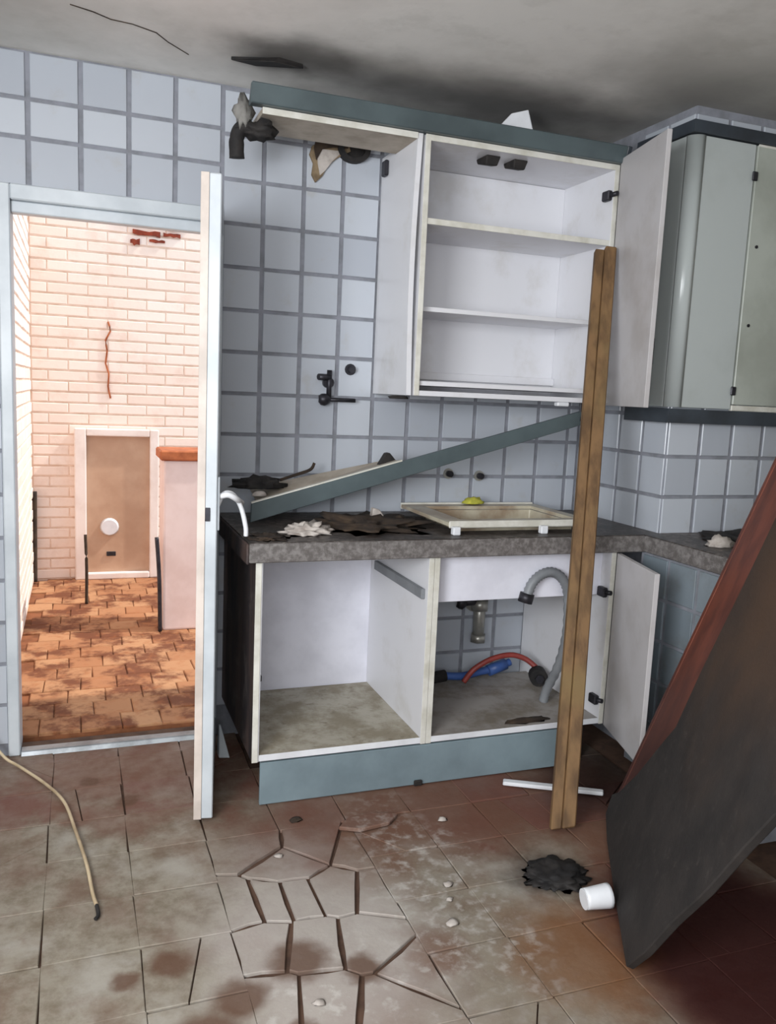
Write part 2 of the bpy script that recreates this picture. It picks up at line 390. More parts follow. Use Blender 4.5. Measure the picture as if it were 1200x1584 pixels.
def floor_piece(poly, dz=0, tilt=(0, 0)):
    if area(poly) < .0006: return
    b = BM(); cx_ = sum(p[0] for p in poly)/len(poly); cy_ = sum(p[1] for p in poly)/len(poly)
    poly = [(p[0] - cx_, p[1] - cy_) for p in poly]
    top = [(p[0]*.985 - .0004*(p[0] > 0), p[1]*.985) for p in poly]
    lo = [b.verts.new((x, y, -.012)) for x, y in poly]; mid = [b.verts.new((x, y, -.002 + dz + x*tilt[0] + y*tilt[1])) for x, y in poly]
    hi = [b.verts.new((x, y, dz + x*tilt[0] + y*tilt[1])) for x, y in top]
    n = len(poly); b.faces.new(hi)
    for i in range(n):
        j = (i+1) % n
        b.faces.new((lo[i], lo[j], mid[j], mid[i])); b.faces.new((mid[i], mid[j], hi[j], hi[i]))
    bmesh.ops.recalc_face_normals(b, faces=b.faces)
    o = obj('tile', b, M['floor_tile'], fl, local=True); o.location = (cx_, cy_, 0)
TP = .2185
nt = 0
for i in range(-7, 13):
    for j in range(-1, 10):
        x0 = .24 + TP*i; x1 = x0 + TP; y1 = -.105 - TP*j; y0 = y1 - TP
        y1 = min(y1, .0)
        if i < -3 and j > 8: continue
        if x0 < -1.19: x0 = -1.19
        if x0 > .66 and x1 < 2.13 and y0 > -.46: continue       # under the base units
        if x0 > 1.95 and y1 > -1.2: continue
        g = .0013
        poly = [(x0+g, y0+g), (x1-g, y0+g), (x1-g, y1-g), (x0+g, y1-g)]
        poly = [(a + random.uniform(-.004, .004), b_ + random.uniform(-.004, .004)) for a, b_ in poly]
        polys = [poly]
        cxm, cym = (x0+x1)/2, (y0+y1)/2
        if i in (1, 2) and j in (3, 4, 5, 6): continue            # the shattered stretch, laid below
        broken = .38 < cxm < 1.0 and -1.7 < cym < -.68
        cuts = (random.choice((1, 2, 2)) if broken else (1 if random.random() < .22 else 0))
        for _ in range(cuts):
            p_ = (random.uniform(x0+.05, x1-.05), random.uniform(y0+.05, y1-.05))
            a_ = random.choice((0, math.pi/2)) + random.gauss(0, .35) if broken else random.uniform(0, math.pi)
            n_ = (math.cos(a_), math.sin(a_)); gap = random.uniform(.0022, .0055) if broken else .0015
            new = []
            for q in polys:
                A = clip(q, (p_[0]+n_[0]*gap, p_[1]+n_[1]*gap), n_); B = clip(q, (p_[0]-n_[0]*gap, p_[1]-n_[1]*gap), (-n_[0], -n_[1]))
                for z in (A, B):
                    if len(z) > 2 and area(z) > .0008: new.append(z)
            polys = new
        for q in polys:
            nt += 1
            floor_piece(q, -.0012 + random.uniform(-.0010, .0010), (random.uniform(-.006, .006), random.uniform(-.006, .006)))
RX = (.24+TP, .24+3*TP, -.105-7*TP, -.105-3*TP)
for a in SEEDS:
    q = [(RX[0], RX[2]), (RX[1], RX[2]), (RX[1], RX[3]), (RX[0], RX[3])]
    for b_ in SEEDS:
        if b_ == a or len(q) < 3: continue
        n_ = Vector((a[0]-b_[0], a[1]-b_[1])).normalized(); gap = random.uniform(.003, .0075)
        q = clip(q, ((a[0]+b_[0])/2 + n_.x*gap, (a[1]+b_[1])/2 + n_.y*gap), n_)
    if len(q) > 2:
        # rough edges: a jogged point on each longer side
        r = []
        for i in range(len(q)):
            u, v = Vector(q[i]), Vector(q[(i+1) % len(q)])
            r.append(tuple(u))
            if (v-u).length > .07:
                c_ = Vector(a); mid = u.lerp(v, random.uniform(.35, .65)); r.append(tuple(mid + (c_-mid).normalized()*random.uniform(.0, .006)))
        floor_piece(r, -.0008 + random.uniform(-.0012, .0012), (random.uniform(-.01, .01), random.uniform(-.01, .01))); nt += 1
print('floor pieces', nt)
# loose shard of tile on the floor
b = prism(BM(), [(.85, -.82), (.91, -.85), (1.01, -.835), (1.055, -.79), (.98, -.765), (.89, -.775)], .003, .016); bevel(b, .003)
single('tile_shard', b, M['floor_tile'], 'grey green broken shard of tile lying on the floor in front of the plinth', 'shard')

# ceiling cracks and soot flake
def ribbon(pts, wd, z):
    b = BM(); vs = []
    for i, (x, y) in enumerate(pts):
        a = pts[max(i-1, 0)]; c_ = pts[min(i+1, len(pts)-1)]
        d = Vector((c_[0]-a[0], c_[1]-a[1], 0)).normalized(); nn = Vector((-d.y, d.x, 0))*wd*random.uniform(.4, 1)
        vs.append([b.verts.new((x+nn.x, y+nn.y, z)), b.verts.new((x-nn.x, y-nn.y, z)), b.verts.new((x-nn.x, y-nn.y, z+.004)), b.verts.new((x+nn.x, y+nn.y, z+.004))])
    for A, B in zip(vs, vs[1:]):
        for q in range(4): b.faces.new((A[q], A[(q+1) % 4], B[(q+1) % 4], B[q]))
    b.faces.new(vs[0]); b.faces.new(list(reversed(vs[-1]))); bmesh.ops.recalc_face_normals(b, faces=b.faces)
    return b

# ------------------------------------------------------------------ doorway: frame and open leaf
fr = struct('door_1', bbox(-.128, -.090, -.022, .12, 0, 1.955, .004), M['alu'])
for nm, b in (('jamb', bbox(.548, .592, -.022, .12, 0, 1.955, .004)),               ('head', bbox(-.0895, .5475, -.022, .12, 1.905, 1.955, .004)), ('head', bbox(-.0895, .5475, .0, .05, 1.868, 1.9045, .003))):
    obj(nm, b, M['alu'], fr)
th_ = obj('threshold', bevel(hexa(BM(), [(-.089, -.03, -.006), (.547, -.03, -.006), (.547, .03, -.006), (-.089, .03, -.006), (-.089, -.022, .016), (.547, -.022, .016), (.547, .022, .016), (-.089, .022, .016)]), .003), M['alu_grey'], fr)
# the open leaf stands nearly edge-on to the camera
hx, hy, ex, ey = .566, -.050, .463, -.660
d = Vector((ex-hx, ey-hy, 0)); Ld = d.length; d.normalize(); nrm = Vector((-d.y, d.x, 0))   # nrm points to +X side
mw = Matrix((d, nrm, Vector((0, 0, 1)))).transposed().to_4x4(); mw.translation = (hx, hy, .012)
leaf = thing('door_leaf', 'white aluminium door leaf standing open edge on at the patio doorway', 'door', mw=mw)
Z1 = 1.905
obj('stile', bbox(0, .05, -.028, .028, 0, Z1, .003), M['alu'], leaf, True)
obj('stile', bbox(Ld-.06, Ld-.004, -.028, .028, 0, Z1, .003), M['alu'], leaf, True)
obj('edge_strip', bbox(Ld-.004, Ld, -.029, -.006, 0, Z1, .001), M['leaf_edge'], leaf, True)
obj('rail', bbox(.0505, Ld-.0605, -.028, .028, 0, .10, .003), M['alu'], leaf, True)
obj('rail', bbox(.0505, Ld-.0605, -.028, .028, .86, .93, .003), M['alu'], leaf, True)
obj('rail', bbox(.0505, Ld-.0605, -.028, .028, Z1-.07, Z1, .003), M['alu'], leaf, True)
obj('panel', bbox(.0505, Ld-.0605, -.008, .008, .1005, .8595, .001), M['alu'], leaf, True)
obj('panel', bbox(.0505, Ld-.0605, -.008, .008, .9305, Z1-.0705, .001), M['alu'], leaf, True)
h = obj('handle_plate', bbox(Ld-.05, Ld-.012, .0282, .035, .90, 1.06, .003), M['alu'], leaf, True)
obj('lever', tube(BM(), [(Ld-.03, .034, 1.0), (Ld-.03, .06, 1.005), (Ld-.05, .085, .99), (Ld-.12, .10, .97)], .009, 10), M['whiteplastic'], h, True)
obj('keyhole', bbox(Ld-.0045, Ld+.001, -.006, .008, .93, .97, .001), M['darkmetal'], leaf, True)
# white cord looped over the handle
b = tube(BM(), [(.497, -.632, .985), (.515, -.625, 1.018), (.545, -.61, 1.015), (.572, -.60, .975), (.588, -.598, .915), (.590, -.595, .885)], .0075, 8)
tag_cord = single('cord', b, M['whiteplastic'], 'white plastic cord hanging from the door handle over the worktop corner', 'cord')

# ------------------------------------------------------------------ base units
def hinge(parent, loc, arm, name='hinge'):
    x, y, z = loc
    b = BM(); box(b, x-.010, x+.010, y-.022, y+.022, z-.018, z+.018); bevel(b, .004)
    b2 = tube(b, [(x, y-.01, z), (x+arm[0], y+arm[1], z+.003)], .009, 8, 0)
    return obj(name, b2, M['darkmetal'], parent)
bc = thing('base_cabinet', 'open white base cabinet without a door at the left end, beside the doorway', 'cabinet', (.92, -.3, 0))
sp = obj('side_panel', bbox(.622, .640, -.600, -.004, .15, .803, .001), M['veneer'], bc)
obj('edging', bbox(.6215, .6405, -.6035, -.6005, .15, .803, .0008), M['cream_edge'], sp); 
obj('inner_face', bbox(.6402, .6445, -.600, -.03, .15, .803, .0008), M['white'], bc)
sp2 = obj('side_panel', bbox(1.203, 1.221, -.600, -.004, .15, .803, .001), M['white'], bc)
obj('edging', bbox(1.2025, 1.2215, -.6035, -.6005, .15, .803, .0008), M['cream_edge'], sp2)
obj('floor_panel', bbox(.645, 1.2028, -.600, -.03, .155, .172, .001), M['dirtyfloor'], bc)
obj('edging', bbox(.645, 1.2023, -.6035, -.6005, .153, .174, .0008), M['whiteplastic'], bc)
obj('back_panel', bbox(.645, 1.2028, -.026, -.016, .15, .803, .001), M['basin'], bc)
obj('drawer_runner', bbox(1.188, 1.2025, -.58, -.10, .655, .690, .002), M['greyhose'], bc)
obj('hinge', bbox(.6448, .652, -.585, -.548, .412, .432, .002), M['darkmetal'], bc)
for yy in (-.54, -.10): obj('leg', tube(BM(), [(.70, yy, 0), (.70, yy, .149)], .018, 10, 0), M['black'], bc)

sc = thing('sink_cabinet', 'open white sink cabinet with tiled wall and pipes showing inside', 'cabinet', (1.58, -.3, 0))
s1 = obj('side_panel', bbox(1.2235, 1.2415, -.600, -.004, .15, .803, .001), M['white'], sc)
obj('edging', bbox(1.223, 1.242, -.6035, -.6005, .15, .803, .0008), M['cream_edge'], s1)
s2 = obj('side_panel', bbox(1.922, 1.940, -.600, -.004, .15, .803, .001), M['white'], sc)
obj('edging', bbox(1.9215, 1.9405, -.6035, -.6005, .15, .803, .0008), M['cream_edge'], s2)
obj('floor_panel', bbox(1.2418, 1.9218, -.600, -.06, .155, .172, .001), M['greyfloor'], sc)
obj('edging', bbox(1.2423, 1.9213, -.6035, -.6005, .153, .174, .0008), M['whiteplastic'], sc)
obj('apron', bbox(1.2418, 1.9218, -.545, -.529, .632, .803, .001), M['basin'], sc)
# door opened past ninety degrees
def door_at(parent, hinge_xy, end_xy, z0, z1, mat, name='door', th=.017):
    a = Vector((*hinge_xy, 0)); e = Vector((*end_xy, 0)); dd = (e-a).normalized(); nn = Vector((-dd.y, dd.x, 0))*th
    pts = [a, e, e+nn, a+nn]
    b = hexa(BM(), [(p.x, p.y, z0) for p in pts] + [(p.x, p.y, z1) for p in pts])
    bmesh.ops.recalc_face_normals(b, faces=b.faces); bevel(b, .0015)
    return obj(name, b, mat, parent)
dl = door_at(sc, (1.936, -.612), (1.842, -.945), .150, .800, M['doorwhite'])
e_ = Vector((1.842, -.945, 0)); dd = (e_ - Vector((1.936, -.612, 0))).normalized()
hinge(sc, (1.911, -.575, .650), (.01, -.04)); hinge(sc, (1.911, -.575, .24), (.01, -.04))
for xx, yy in ((1.28, -.54), (1.88, -.54), (1.88, -.10)): obj('leg', tube(BM(), [(xx, yy, 0), (xx, yy, .149)], .018, 10, 0), M['black'], sc)
kb = thing('kickboard', 'glossy blue grey plinth board under the open base cabinets', 'plinth', (1.2, -.59, 0))
obj('board', bbox(.650, 1.765, -.602, -.587, .003, .146, .002), M['kick'], kb)
obj('clip', bbox(1.185, 1.215, -.612, -.6022, .002, .022, .003), M['black'], kb)

# worktop, L-shaped, with a hole for the sink
bm = BM()
def wt(x0, x1, y0, y1): box(bm, x0, x1, y0, y1, .807, .866)
wk = thing('worktop', 'dark stained speckled stone worktop running along the wall into the corner', 'worktop', (1.2, -.3, .807))
L = [(.597, -.612), (2.048, -.612), (2.003, -1.60), (3.09, -1.60), (3.09, -.586), (2.128, -.586), (2.128, -.002), (.597, -.002)]
hole = (1.36, 1.86, -.47, -.12)
b = BM()
# slab faces built around the hole
for (x0, x1, y0, y1) in ((.597, hole[0], -.612, -.002), (hole[1], 2.128, -.612, -.002), (hole[0], hole[1], -.612, hole[2]), (hole[0], hole[1], hole[3], -.002), (2.048, 2.128, -1.26, -.612), (2.128, 3.09, -1.26, -.586)):
    box(b, x0, x1, y0, y1, .807, .866)
bmesh.ops.remove_doubles(b, verts=b.verts, dist=.0002)
obj('slab', b, M['stone'], wk)
obj('front_edge', bbox(.597, 2.046, -.622, -.6122, .804, .864, .003), M['stone_edge'], wk)
obj('end_edge', bbox(.588, .5968, -.622, -.004, .800, .864, .003), M['veneer'], wk)
obj('return_edge', bbox(2.038, 2.0478, -1.26, -.6225, .806, .864, .003), M['stone_edge'], wk)
# tiled masonry base of the return
tb = thing('tiled_counter_base', 'grimy blue grey tiled base under the right hand worktop', 'counter', (2.4, -1.1, 0))
body = obj('body', box(BM(), 2.060, 3.09, -1.245, -.590, 0, .806), M['grout'], tb)
for i in range(4):
    for j in range(6):
        z1_ = .800 - .15*j; z0_ = max(z1_ - .15, .0); y1_ = -.60 - .148*i
        w_, h_ = .148 - GV, (z1_-z0_) - GH
        if h_ < .02: continue
        def mk(w_=w_, h_=h_):
            b = BM(); box(b, -w_/2, w_/2, -.006, .003, -h_/2, h_/2)
            bmesh.ops.bevel(b, geom=[e for e in b.edges if all(v.co.y < 0 for v in e.verts)], offset=.002, segments=1, affect='EDGES'); return b
        piece('tile', ('ret', round(w_, 3), round(h_, 3)), mk, M['tile_blue'], tb, (2.060, y1_-.074, (z0_+z1_)/2), Matrix.Rotation(math.radians(-90), 4, 'Z') @ Matrix.Rotation(random.uniform(-.01, .01), 4, 'X'))

# sink: enamel top lifted on two white blocks, white basin below
sk = thing('sink', 'cream enamel sink top with rusty stain lifted on white blocks', 'sink', (1.62, -.3, .89))
b = BM()
X0, X1, Y0, Y1 = 1.300, 1.890, -.525, -.075
ix0, ix1, iy0, iy1 = 1.375, 1.845, -.455, -.135
for (x0, x1, y0, y1) in ((X0, ix0, Y0, Y1), (ix1, X1, Y0, Y1), (ix0, ix1, Y0, iy0), (ix0, ix1, iy1, Y1)): box(b, x0, x1, y0, y1, .893, .906)
bmesh.ops.remove_doubles(b, verts=b.verts, dist=.0002)
obj('drainer', b, M['enamel'], sk)
for (x0, x1, y0, y1) in ((X0, X1, Y0-.008, Y0-.0005), (X0, X1, Y1+.0005, Y1+.012)): obj('rim', bbox(x0, x1, y0, y1, .887, .912, .003), M['cream_edge'], sk)
b = BM(); zz = (.64, .905)
a0 = [(ix0, iy0), (ix1, iy0), (ix1, iy1), (ix0, iy1)]; a1 = [(ix0+.02, iy0+.02), (ix1-.02, iy0+.02), (ix1-.02, iy1-.02), (ix0+.02, iy1-.02)]
def ring(pl, z): return [b.verts.new((x, y, z)) for x, y in pl]
o0 = ring([(x+(.001 if x < 1.6 else -.001), y+(.001 if y < -.3 else -.001)) for x, y in a0], .892); o1 = ring(a1, .645); i1 = ring([(x + (.006 if x < 1.6 else -.006), y + (.006 if y < -.3 else -.006)) for x, y in a1], .652); i0 = ring([(x + (.007 if x < 1.6 else -.007), y + (.007 if y < -.3 else -.007)) for x, y in a0], .892)
for A, B in ((o0, o1), (i1, i0), (i0, o0)):
    for q in range(4): b.faces.new((A[q], A[(q+1) % 4], B[(q+1) % 4], B[q]))
b.faces.new(o1); b.faces.new(i1); bmesh.ops.recalc_face_normals(b, faces=b.faces)
obj('basin', bevel(b, .004), M['enamel'], sk)
for nm, x in (('left', 1.318), ('right', 1.660)):
    single('block', bbox(x-.014, x+.014, -.560, -.536, .8665, .895, .003), M['whiteplastic'], 'small white block under the %s end of the raised sink front' % nm, 'block')
single('sponge', lump((1.60, -.10, .9125), (.045, .028, .026), 3, .25, 3), M['yellow'], 'yellow green sponge on the back rim of the sink', 'sponge')

# pipes in the sink cabinet
tr = thing('waste_valve', 'tarnished chrome valve and waste pipe on the tiled wall inside the sink cabinet', 'valve', (1.68, -.055, .32))
VX = 1.682
obj('body', tube(BM(), [(VX, -.055, .335), (VX, -.055, .515)], .025, 12, 0), M['steel'], tr)
obj('nut', tube(BM(), [(VX, -.055, .455), (VX, -.055, .50)], .038, 6, 0), M['steel'], tr)
obj('nut', tube(BM(), [(VX, -.055, .318), (VX, -.055, .350)], .034, 6, 0), M['steel'], tr)
obj('inlet', tube(BM(), [(VX, -.055, .495), (VX-.075, -.060, .495)], .018, 10, 0), M['darkmetal'], tr)
obj('tap_handle', lump((VX-.085, -.062, .490), (.026, .02, .026), 5, .2, 2, flat=False), M['darkmetal'], tr)
obj('wall_plate', tube(BM(), [(VX, -.0035, .485), (VX, -.012, .485)], .050, 16, 0), M['steel'], tr)
obj('stub', tube(BM(), [(VX, -.012, .485), (VX, -.055, .485)], .014, 10, 0), M['steel'], tr)
b = tube(BM(), [(1.600, -.568, .640), (1.618, -.568, .690), (1.655, -.568, .722), (1.70, -.568, .728), (1.745, -.565, .700), (1.775, -.56, .640), (1.79, -.55, .5), (1.80, -.50, .36), (1.805, -.42, .23), (1.805, -.40, .174)], .019, 12, 7, ribs=True)
wh = thing('waste_hose', 'grey corrugated waste hose arching up under the sink', 'hose', (1.805, -.40, .174))
obj('hose', b, M['greyhose'], wh)
obj('hose_end', tube(BM(), [(1.594, -.568, .622), (1.602, -.568, .655)], .026, 12, 0), M['darkmetal'], wh)
bh = thing('blue_hose', 'blue flexible hose lying on the back of the sink cabinet floor', 'hose', (1.6, -.12, .173))
obj('hose', tube(BM(), [(1.50, -.12, .205), (1.58, -.13, .200), (1.66, -.12, .208), (1.74, -.13, .225), (1.80, -.13, .245)], .016, 10), M['blueplastic'], bh)
obj('connector', tube(BM(), [(1.435, -.12, .198), (1.51, -.12, .205)], .024, 10, 0), M['black'], bh)
obj('sleeve', tube(BM(), [(1.70, -.13, .214), (1.78, -.13, .238)], .024, 10, 0), M['blueplastic'], bh)
rh = thing('red_hose', 'red flexible hose arching over the blue hose in the sink cabinet', 'hose', (1.7, -.2, .173))
obj('hose', tube(BM(), [(1.57, -.17, .190), (1.61, -.18, .245), (1.68, -.19, .285), (1.76, -.20, .300), (1.82, -.22, .285), (1.862, -.25, .25)], .011, 10), M['redplastic'], rh)
gv = obj('connector', tube(BM(), [(1.845, -.295, .225), (1.86, -.25, .230)], .036, 14, 0), M['black'], rh)
obj('nut', tube(BM(), [(1.842, -.307, .225), (1.846, -.293, .225)], .018, 6, 0), M['darkmetal'], gv)
single('grime_clump', lump((1.64, -.56, .173), (.085, .02, .012), 9, .4, 3), M['dirt'], 'black grime clump along the front edge of the sink cabinet floor', 'dirt')

# ------------------------------------------------------------------ upper units
uh = thing('hood_cabinet', 'open hood cabinet carcass missing its left side above the tap, below the cornice', 'cabinet', (.93, -.18, 1.33))
obj('top_panel', bbox(.660, 1.186, -.360, -.150, 2.184, 2.202, .001), M['beige'], uh)
obj('edging', bbox(.660, 1.186, -.3635, -.3605, 2.183, 2.203, .0008), M['cream_edge'], uh)
b = BM(); n_ = 12                                            # side panel, bowed at the front edge
vs = []
for i in range(n_+1):
    z = 1.332 + (2.202-1.332)*i/n_; bow = .010*math.sin(math.pi*min(1, max(0, (z-1.33)/.87)))
    vs.append([b.verts.new(q) for q in ((1.1865-bow, -.360, z), (1.2045-bow, -.360, z), (1.2045, -.004, z), (1.1865, -.004, z))])
for A, B in zip(vs, vs[1:]):
    for q in range(4): b.faces.new((A[q], A[(q+1) % 4], B[(q+1) % 4], B[q]))
b.faces.new(vs[0]); b.faces.new(vs[-1]); bmesh.ops.recalc_face_normals(b, faces=b.faces)
obj('side_panel', b, M['white'], uh)
obj('hinge', bbox(1.170, 1.186, -.085, -.045, 2.125, 2.180, .004), M['darkmetal'], uh)

uc = thing('wall_cabinet', 'open white wall cabinet with shelves above the sink', 'cabinet', (1.6, -.18, 1.33))
s1 = obj('side_panel', bbox(1.2145, 1.2325, -.360, -.004, 1.332, 2.202, .001), M['white'], uc)
obj('edging', bbox(1.214, 1.233, -.3635, -.3605, 1.332, 2.203, .0008), M['cream_edge'], s1)
s2 = obj('side_panel', bbox(1.970, 1.988, -.360, -.004, 1.332, 2.202, .001), M['white'], uc)
obj('edging', bbox(1.9695, 1.9885, -.3635, -.3605, 1.332, 2.203, .0008), M['cream_edge'], s2)
tp = obj('top_panel', bbox(1.2328, 1.9697, -.360, -.004, 2.184, 2.202, .001), M['white'], uc)
obj('edging', bbox(1.2332, 1.9692, -.3635, -.3605, 2.183, 2.203, .0008), M['cream_edge'], tp)
bp = obj('bottom_panel', bbox(1.2328, 1.9697, -.360, -.004, 1.332, 1.350, .001), M['white'], uc)
obj('back_panel', bbox(1.2328, 1.9697, -.022, -.012, 1.351, 2.183, .001), M['white'], uc)
sh = obj('shelf', bbox(1.2332, 1.9692, -.356, -.024, 1.915, 1.933, .001), M['white'], uc)
obj('edging', bbox(1.2332, 1.9692, -.3595, -.3565, 1.914, 1.934, .0008), M['cream_edge'], sh)
obj('shelf', bbox(1.2332, 1.9692, -.310, -.024, 1.628, 1.644, .001), M['white'], uc)
obj('rail', bbox(1.2332, 1.9692, -.040, -.0225, 1.395, 1.425, .002), M['white'], uc)
obj('shelf', bbox(1.2332, 1.9692, -.345, -.045, 1.368, 1.384, .001), M['white'], uc)
for x in (1.495, 1.605): obj('catch', bevel(hexa(BM(), [(x-.022, -.30, 2.152), (x+.022, -.30, 2.152), (x+.03, -.24, 2.165), (x-.03, -.24, 2.165), (x-.026, -.31, 2.1835), (x+.03, -.31, 2.1835), (x+.034, -.23, 2.1835), (x-.03, -.23, 2.1835)]), .003), M['black'], uc)
hinge(uc, (1.960, -.335, 2.095), (.01, -.05)); hinge(uc, (1.960, -.335, 1.44), (.01, -.05))
dr = door_at(uc, (1.984, -.372), (1.905, -.730), 1.326, 2.222, M['doorwhite'])
e0 = Vector((1.9195, -.727, 0))
obj('handle', bbox(1.9215, 1.935, -.722, -.708, 1.47, 1.56, .003), M['darkmetal'], dr)
# clip at the right end under the bottom panel
obj('pelmet_clip', bbox(1.80, 1.85, -.358, -.33, 1.316, 1.3315, .003), M['whiteplastic'], uc)
obj('soot_patch', lump((1.16, -.35, 1.318), (.04, .006, .012), 4, .3, 2), M['black'], uh)

cn = thing('cornice', 'long grey green cornice board along the top of the wall cabinets under the ceiling', 'cornice', (1.3, -.37, 2.203))
b = hexa(BM(), [(.618, -.385, 2.204), (1.992, -.385, 2.204), (1.992, -.345, 2.204), (.618, -.345, 2.204), (.618, -.400, 2.262), (1.992, -.400, 2.262), (1.992, -.380, 2.262), (.618, -.380, 2.262)])
obj('board', bevel(b, .003), M['teal'], cn)
obj('return', bevel(hexa(BM(), [(1.9925, -.385, 2.223), (2.012, -.385, 2.223), (2.012, -.10, 2.223), (1.9925, -.10, 2.223), (1.9925, -.40, 2.262), (2.012, -.40, 2.262), (2.012, -.10, 2.262), (1.9925, -.10, 2.262)]), .003), M['darkpelmet'], cn)
# burnt lumps and a stick at the left end of the cornice
fk = obj('burnt_flake', bevel(hexa(BM(), [(.575, -.255, 2.361), (.70, -.33, 2.352), (.80, -.315, 2.352), (.66, -.24, 2.361), (.575, -.255, 2.373), (.72, -.32, 2.373), (.80, -.30, 2.373), (.66, -.235, 2.373)]), .002), M['black'], ce)
obj('crack', ribbon([(.10, -.42), (.16, -.40), (.21, -.37), (.27, -.365), (.34, -.335), (.38, -.28), (.41, -.25), (.45, -.21)], .0016, 2.3695), M['dirt'], ce)
hc = thing('scorched_cable', 'scorched black cable end hanging from the left end of the cornice', 'cable', (.64, -.25, 2.2))
obj('lump', lump((.665, -.30, 2.148), (.055, .04, .026), 2, .5, 3, flat=False), M['black'], hc)
obj('tail', tube(BM(), [(.645, -.30, 2.150), (.612, -.29, 2.155), (.597, -.27, 2.125), (.600, -.26, 2.065)], lambda t: .020+.006*t, 8), M['black'], hc)
obj('flake', lump((.612, -.30, 2.200), (.028, .025, .05), 6, .4, 3, flat=False), M['greyflake'], hc)
# white scrap on top of the cabinet
b = BM(); hexa(b, [(1.44, -.30, 2.204), (1.67, -.32, 2.204), (1.675, -.29, 2.204), (1.445, -.28, 2.204), (1.55, -.32, 2.330), (1.61, -.33, 2.348), (1.615, -.325, 2.348), (1.555, -.315, 2.330)])
single('paper_scrap', bevel(b, .002), M['whiteplastic'], 'crumpled white scrap standing on top of the wall cabinet', 'paper')

# hole for the flue and torn plaster round it
fp = thing('flue_collar', 'black sooty flue collar in a torn hole of the tiled wall under the hood cabinet', 'flue', (1.10, 0, 2.2))
b = BM()
rr, r2, sg = .062, .042, 24
vv = [[b.verts.new((1.105 + q*math.cos(2*math.pi*i/sg), y, 2.2 + q*math.sin(2*math.pi*i/sg)*.8)) for i in range(sg)] for q, y in ((rr, -.001), (rr, -.03), (r2, -.03), (r2, -.004))]
for A, B in zip(vv, vv[1:]):
    for i in range(sg): b.faces.new((A[i], A[(i+1) % sg], B[(i+1) % sg], B[i]))
b.faces.new(vv[-1]); bmesh.ops.recalc_face_normals(b, faces=b.faces)
bmesh.ops.translate(b, verts=b.verts, vec=(-.035, 0, .018))
obj('collar', b, M['black'], fp)
def wall_patch(name, poly, mat, parent, y0=-.012, y1=.004):
    b = BM(); A = [b.verts.new((x, y0+random.uniform(-.003, .003), z)) for x, z in poly]; B = [b.verts.new((x*1.0, y1, z)) for x, z in poly]
    n = len(poly); b.faces.new(A); b.faces.new(list(reversed(B)))
    for i in range(n): b.faces.new((A[i], A[(i+1) % n], B[(i+1) % n], B[i]))
    bmesh.ops.recalc_face_normals(b, faces=b.faces)
    return obj(name, b, mat, parent)
wall_patch('torn_plaster', [(.905, 2.18), (.915, 2.21), (.95, 2.235), (1.05, 2.235), (1.06, 2.21), (1.01, 2.18), (.975, 2.15), (.955, 2.11), (.93, 2.085), (.915, 2.11), (.92, 2.15)], M['brownplaster'], fp)
wall_patch('torn_plaster', [(.93, 2.20), (1.03, 2.205), (.99, 2.165), (.965, 2.13), (.945, 2.11), (.935, 2.15)], M['rag'], fp, -.016, -.0135)
wall_patch('soot', [(.925, 2.235), (1.05, 2.24), (1.045, 2.215), (.99, 2.212), (.95, 2.20), (.928, 2.16), (.918, 2.2)], M['dirt'], fp, -.02, -.0175)
wall_patch('soot', [(1.165, 2.22), (1.22, 2.225), (1.205, 2.19), (1.18, 2.15), (1.165, 2.17)], M['black'], fp, -.010, .003) if False else None

# ------------------------------------------------------------------ cladding cabinet on the chimney breast
bo = thing('boiler_cabinet', 'tall pale laminate cabinet wrapped round the tiled chimney breast', 'cabinet', (2.4, -.59, 1.33))
obj('side_panel', bbox(2.108, 2.126, -.570, -.30, 1.332, 2.268, .001), M['gloss'], bo)
b = BM()                                                        # rounded corner post
prof = [(2.108, -.5705)] + [(2.146 - .038*math.cos(a), -.573 - .038*math.sin(a)) for a in [math.radians(x) for x in range(5, 91, 8)]] + [(2.158, -.611), (2.158, -.5860), (2.1285, -.5860), (2.1285, -.5705)]
prism(b, prof, 1.332, 2.268)
for f in b.faces: f.smooth = abs(f.normal.z) < .5 and len(f.verts) == 4
obj('corner_post', b, M['gloss'], bo)
d1 = obj('door', bbox(2.1595, 2.384, -.608, -.588, 1.332, 2.268, .002), M['gloss'], bo)
d2 = obj('door', bbox(2.391, 2.86, -.610, -.590, 1.350, 2.268, .002), M['doorwhite'], bo)
d2.data.materials.clear(); d2.data.materials.append(simple('green_white_laminate', 'adb2aa', '999d94', .35, scale=3))
obj('edging', bbox(2.391, 2.86, -.6125, -.6105, 2.262, 2.2705, .0008), M['cream_edge'], d2)
obj('bottom_rail', bbox(2.391, 2.86, -.606, -.590, 1.327, 1.348, .002), M['cream_edge'], bo)
for z in (1.40, 2.16): obj('hinge', bbox(2.372, 2.396, -.618, -.6085 if False else -.6105, z-.016, z+.016, .003), M['darkmetal'], bo)
for z in (1.64, 1.92): obj('screw', tube(BM(), [(2.425, -.6105, z), (2.425, -.614, z)], .006, 8, 0), M['darkmetal'], d2)
tt = thing('top_trim', 'black trim strip over the cabinet on the chimney breast', 'trim', (2.4, -.6, 2.27))
b = prism(BM(), [(2.100, -.30), (2.100, -.618), (2.87, -.618), (2.87, -.5875), (2.1255, -.5875), (2.1255, -.30)], 2.2715, 2.312)
obj('strip', b, M['darkpelmet'], tt)
pm = thing('pelmet', 'dark pelmet strip under the cabinet on the chimney breast', 'pelmet', (2.4, -.6, 1.27))
b = prism(BM(), [(2.098, -.36), (2.098, -.618), (2.87, -.618), (2.87, -.590), (2.1275, -.590), (2.1275, -.36)], 1.275, 1.3265)
obj('strip', b, M['darkpelmet'], pm)

